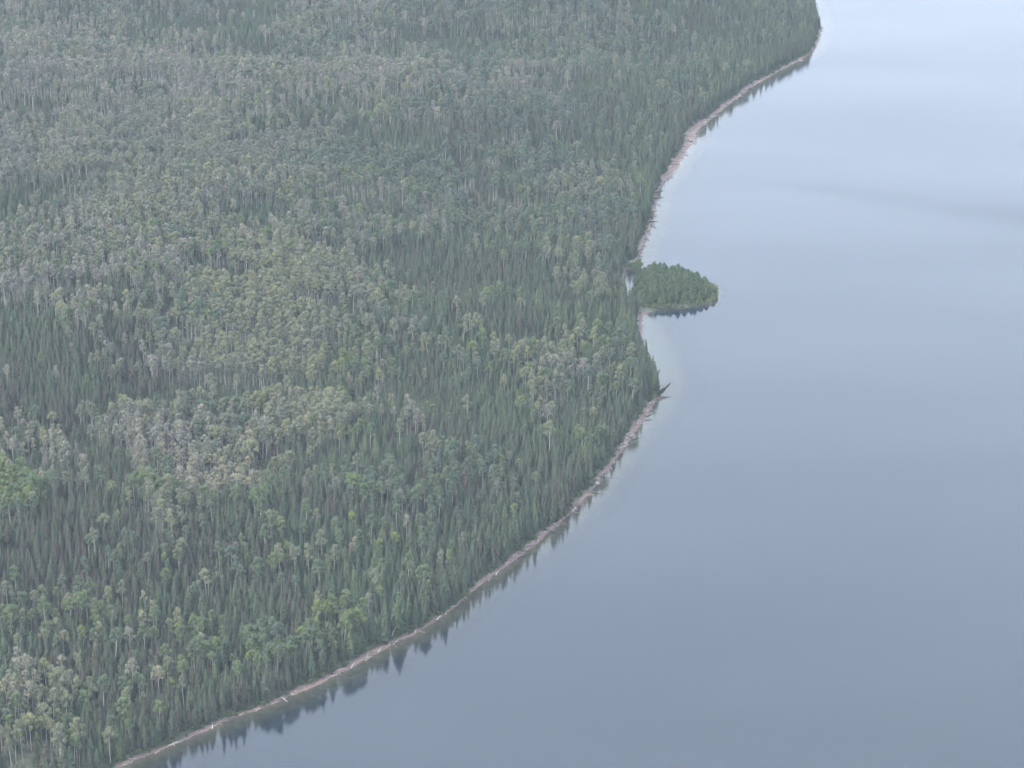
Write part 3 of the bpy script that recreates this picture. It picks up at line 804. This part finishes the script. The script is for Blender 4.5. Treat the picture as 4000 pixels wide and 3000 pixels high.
def log_mesh(name, rg, Ln, r0, mat, bend=.05, stubs=0):
    b = MB()
    pts, rad = [], []
    for i in range(5):
        f = i / 4
        pts.append((Ln * (f - .5), Ln * bend * math.sin(f * math.pi) + rg.uniform(-.02, .02) * Ln, r0 * .6 + rg.uniform(-.02, .02)))
        rad.append(r0 * (1 - .65 * f))
    b.tube(pts, rad, 6)
    for k in range(stubs):
        f = rg.uniform(.2, .9); x = Ln * (f - .5)
        a = rg.uniform(0, 6.28); l = rg.uniform(.5, 1.4)
        b.tube([(x, Ln * bend * math.sin(f * math.pi), r0 * .6), (x + l * .5, l * math.cos(a), r0 * .6 + abs(l * math.sin(a)))], [r0 * .25, r0 * .07], 3)
    return b.mesh(name, [mat])
def place_log(me, name, label, cat, x, y, z, az, pitch=0.0, group=None, s=1.0):
    o = bpy.data.objects.new(name, me); COL.objects.link(o)
    o.location, o.rotation_euler, o.scale = (x, y, z), (0, -pitch, az), (s, s, s)
    o['label'], o['category'] = label, cat
    if group: o['group'] = group
    return o
rg = random.Random(5)
# timber one can tell apart: tree-end and tip in photo pixels
BIG = [((1083, 2715), (1122, 2742), .30, M_DRIFTPALE, 0, 'thick bleached white log lying across the beach into the water'),
       ((1152, 2700), (1163, 2717), .22, M_DRIFT, 0, 'short curved grey log stub beside the white log'),
       ((1291, 2629), (1385, 2655), .20, M_DRIFTDARK, 5, 'long thin fallen trunk reaching out into the water'),
       ((1525, 2496), (1549, 2531), .20, M_DRIFT, 2, 'grey log sloping from the bank to the water below the leaning trunk'),
       ((1540, 2510), (1587, 2521), .18, M_DRIFTDARK, 4, 'dark sunken log in the shallows below the leaning trunk'),
       ((1680, 2400), (1740, 2440), .22, M_DRIFTDARK, 6, 'dark submerged fallen tree beside the middle beach'),
       ((1815, 2335), (1845, 2285), .22, M_DRIFTDARK, 3, 'dark log leaning along the beach into the water'),
       ((2298, 1918), (2358, 1934), .26, M_DRIFTDARK, 4, 'long dark log pointing out from the shrubby beach'),
       ((2320, 1862), (2386, 1868), .22, M_DRIFTDARK, 4, 'thin dark log lying in the water beyond the long dark log'),
       ((2225, 1998), (2270, 2008), .24, M_DRIFT, 2, 'pale grey log lying out from the beach'),
       ((2250, 1968), (2290, 1978), .20, M_DRIFT, 2, 'slim brown log just beyond the pale grey log'),
       ((2103, 2118), (2107, 2092), .20, M_DRIFTPALE, 0, 'upright white snag stub standing at the waterline')]
for k, (a, b, r, mt, st, lab) in enumerate(BIG):
    p, q = px_to_ground(*a, .5), px_to_ground(*b, .0)
    if 'upright' in lab:
        g = px_to_ground(*a, 0)
        o = place_log(log_mesh('snag', rg, 3.6, r, mt, .02, 0), 'snag', lab, 'snag', g[0], g[1], 1.5, .4, R(80)); continue
    d = q - p; Ln = float(np.hypot(*d))
    place_log(log_mesh('fallen_log', rg, Ln, r, mt, .04, st), 'fallen_log', lab, 'log', *((p + q) / 2), .22, math.atan2(d[1], d[0]), -math.atan2(.35, Ln))
for k, (x_, y_) in enumerate([(735, 905), (745, 935), (720, 945), (700, 970), (735, 985), (690, 1005), (720, 1022), (670, 1035), (690, 1062), (640, 1075), (665, 1100), (620, 1120), (640, 1140), (600, 1165), (625, 1190)]):
    p = px_to_ground(*c4(x_, y_), .5)
    Ln = rg.uniform(9, 17)
    place_log(log_mesh('fallen_log', rg, Ln, rg.uniform(.25, .36), M_DRIFTDARK, rg.uniform(-.05, .05), 7), 'fallen_log',
              f'dark fallen trunk across the wide far beach, {words(k + 1)} down from its top', 'log', p[0] - 1.5, p[1], 1.0, rg.uniform(-.35, .15), -.05, 'dark trunks fallen across the far beach')
for k in range(34):
    f = (k + rg.uniform(-.35, .35)) / 33
    a_, b_ = SHORE_PX[21 + int(f * 11.99)], SHORE_PX[22 + int(f * 11.99)]
    w_ = rg.random(); p = px_to_ground(a_[0] * w_ + b_[0] * (1 - w_), a_[1] * w_ + b_[1] * (1 - w_))
    place_log(log_mesh('fallen_log', rg, rg.uniform(4, 10), rg.uniform(.13, .24), M_DRIFTDARK if rg.random() < .65 else M_DRIFT, rg.uniform(-.08, .08), rg.randint(4, 9)), 'fallen_log',
              f'bare branchy snag fallen out from the rocky middle shore, {words(k + 1)} along from the near side', 'log', p[0] - .5, p[1], .35, rg.uniform(-.9, .5), -.06, 'snags fallen out from the middle shore')
# leaning dead trunk over the beach
g = ground_at(1527, 2497)
o = place_log(log_mesh('leaning_trunk', rg, 19, .20, M_PALEBARK, .03, 9), 'leaning_trunk', 'long pale dead trunk leaning over the beach', 'dead tree', g[0] + 3.6, g[1] + 3.5, g[2] + 7.6, math.atan2(3.5, 3.6), R(58))
# live spruces that have tipped out over the water
SWEEP = [((2552, 1500), (2580, 1458), 'dark spruce tipped out over the water at the point, farthest of three'), ((2562, 1550), (2622, 1513), 'long dark spruce tipped out over the water at the point'),
         ((2555, 1555), (2592, 1542), 'short dark spruce tipped over low at the point'), ((2520, 1632), (2556, 1618), 'slim spruce leaning out just below the point'), ((2462, 1722), (2492, 1715), 'small spruce leaning out over the rocky shore below the point'), 
         ((2545, 755), (2600, 752), 'spruce sweeping out over the water beyond the island, uppermost of four'), ((2535, 775), (2592, 785), 'second spruce sweeping out over the water beyond the island'),
         ((2530, 828), (2575, 830), 'third spruce sweeping out over the water beyond the island'), ((2525, 868), (2578, 873), 'fourth spruce sweeping out over the water beyond the island'),
         ((2655, 548), (2725, 552), 'dark fallen spruce lying across the far beach to a point'), ((3195, 112), (3222, 113), 'small spruce tipped out at the far headland')]
for k, (a, b, lab) in enumerate(SWEEP):
    p, q = px_to_ground(*a, 1.0), px_to_ground(*b, 1.5)
    d = q - p; Ln = float(np.hypot(*d))
    var = k % 10
    H = KIND['spruce_tree'][var][3]
    s = max(.45, Ln / H)
    az = math.atan2(d[1], d[0])
    low = 'fallen' in lab
    z0 = .5 if low else .9
    tree('spruce_tree', var, (p[0], p[1], z0), (0, R(89 if low else 78), az), (s * .5, s * .5, s), .25 + .1 * (k % 3), lab, 'spruce', None)
# one golden shrub and one orange spot by the near beach
special('willow_shrub', 2, 683, 2886, 1.1, 1.0, 'small golden yellow shrub at the edge of the near beach', 'shrub')

# ------------------------------------------------------------------ driftwood strewn along the beach
seg = np.array(shore)
cs = []
for i in range(len(seg) - 1):
    Ls = np.hypot(*(seg[i + 1] - seg[i]))
    for f in np.arange(0, 1, 1.9 / max(Ls, 2)):
        cs.append((*(seg[i] * (1 - f) + seg[i + 1] * f), math.atan2(*(seg[i + 1] - seg[i])[::-1])))
cs = np.array(cs)
cs = np.concatenate([cs, cs[rs.random(len(cs)) < .5]])
nx_, ny_ = -np.sin(cs[:, 2]), np.cos(cs[:, 2])
off = rs.uniform(-.6, 1.0, len(cs)) * beach_width(cs[:, 0], cs[:, 1]) * .8 + .6
lx, ly = cs[:, 0] + nx_ * off, cs[:, 1] + ny_ * off
laz = cs[:, 2] + rs.normal(0, .45, len(cs)) + np.where(rs.random(len(cs)) < .12, 1.3, 0)
lsd, lis, lm = land(lx, ly)
k_ = (lsd > -1.5) & (lsd < beach_width(lx, ly) + 1.5) & (rs.random(len(lx)) < .8)
lx, ly, laz, lsd = lx[k_], ly[k_], laz[k_], lsd[k_]
lz = np.maximum(height(lx, ly, lsd), 0) + .02
lu, lv, ld = to_px(lx, ly, lz)
LOGS = []
for i in range(12):
    mt = [M_DRIFT, M_DRIFT, M_DRIFTPALE if i % 8 == 2 else M_DRIFT, M_DRIFTDARK][i % 4]
    LOGS.append(log_mesh('driftwood_log', rg, rg.uniform(2.2, 6.5), rg.uniform(.10, .24), mt, rg.uniform(-.06, .06), rg.choice([0, 0, 1, 2, 3])))
o_ = np.argsort(ld); o_ = o_[(lu[o_] > 20) & (lv[o_] > 10) & (lv[o_] < 2990)]
first = o_[:260]
for i in first:
    k = int(rs.integers(0, 12))
    lab = tree_label('driftwood log', ['grey', 'brown', 'bleached' if k % 8 == 2 else 'pinkish', 'dark'][k % 4], 'weathered', lx[i], ly[i])
    place_log(LOGS[k], 'driftwood_log', lab, 'log', lx[i], ly[i], lz[i], laz[i], rs.normal(0, .05), 'driftwood on the near beach', rs.uniform(.7, 1.2))
rest = MB(); mats4 = [M_DRIFT, M_DRIFTPALE, M_DRIFTDARK]
for i in o_[260:]:
    Ln, r0 = rg.uniform(2.0, 6.5), rg.uniform(.12, .26)
    d = np.array([math.cos(laz[i]), math.sin(laz[i]), 0]) * Ln / 2
    c = np.array([lx[i], ly[i], lz[i] + .1])
    rest.tube([c - d, c + (0, 0, .05), c + d], [r0, r0 * .8, r0 * .4], 5, rg.choice([0, 0, 0, 0, 1, 2, 2]))
dw = bpy.data.objects.new('driftwood', rest.mesh('driftwood', mats4)); COL.objects.link(dw)
dw['kind'], dw['label'] = 'stuff', 'brown and grey driftwood strewn along the far beach'
print('trees', n, [int((kind == k).sum()) for k in range(4)], 'island', len(ix), 'shrubs', sn, 'logs', len(lx), 'objects', len(scene.objects))
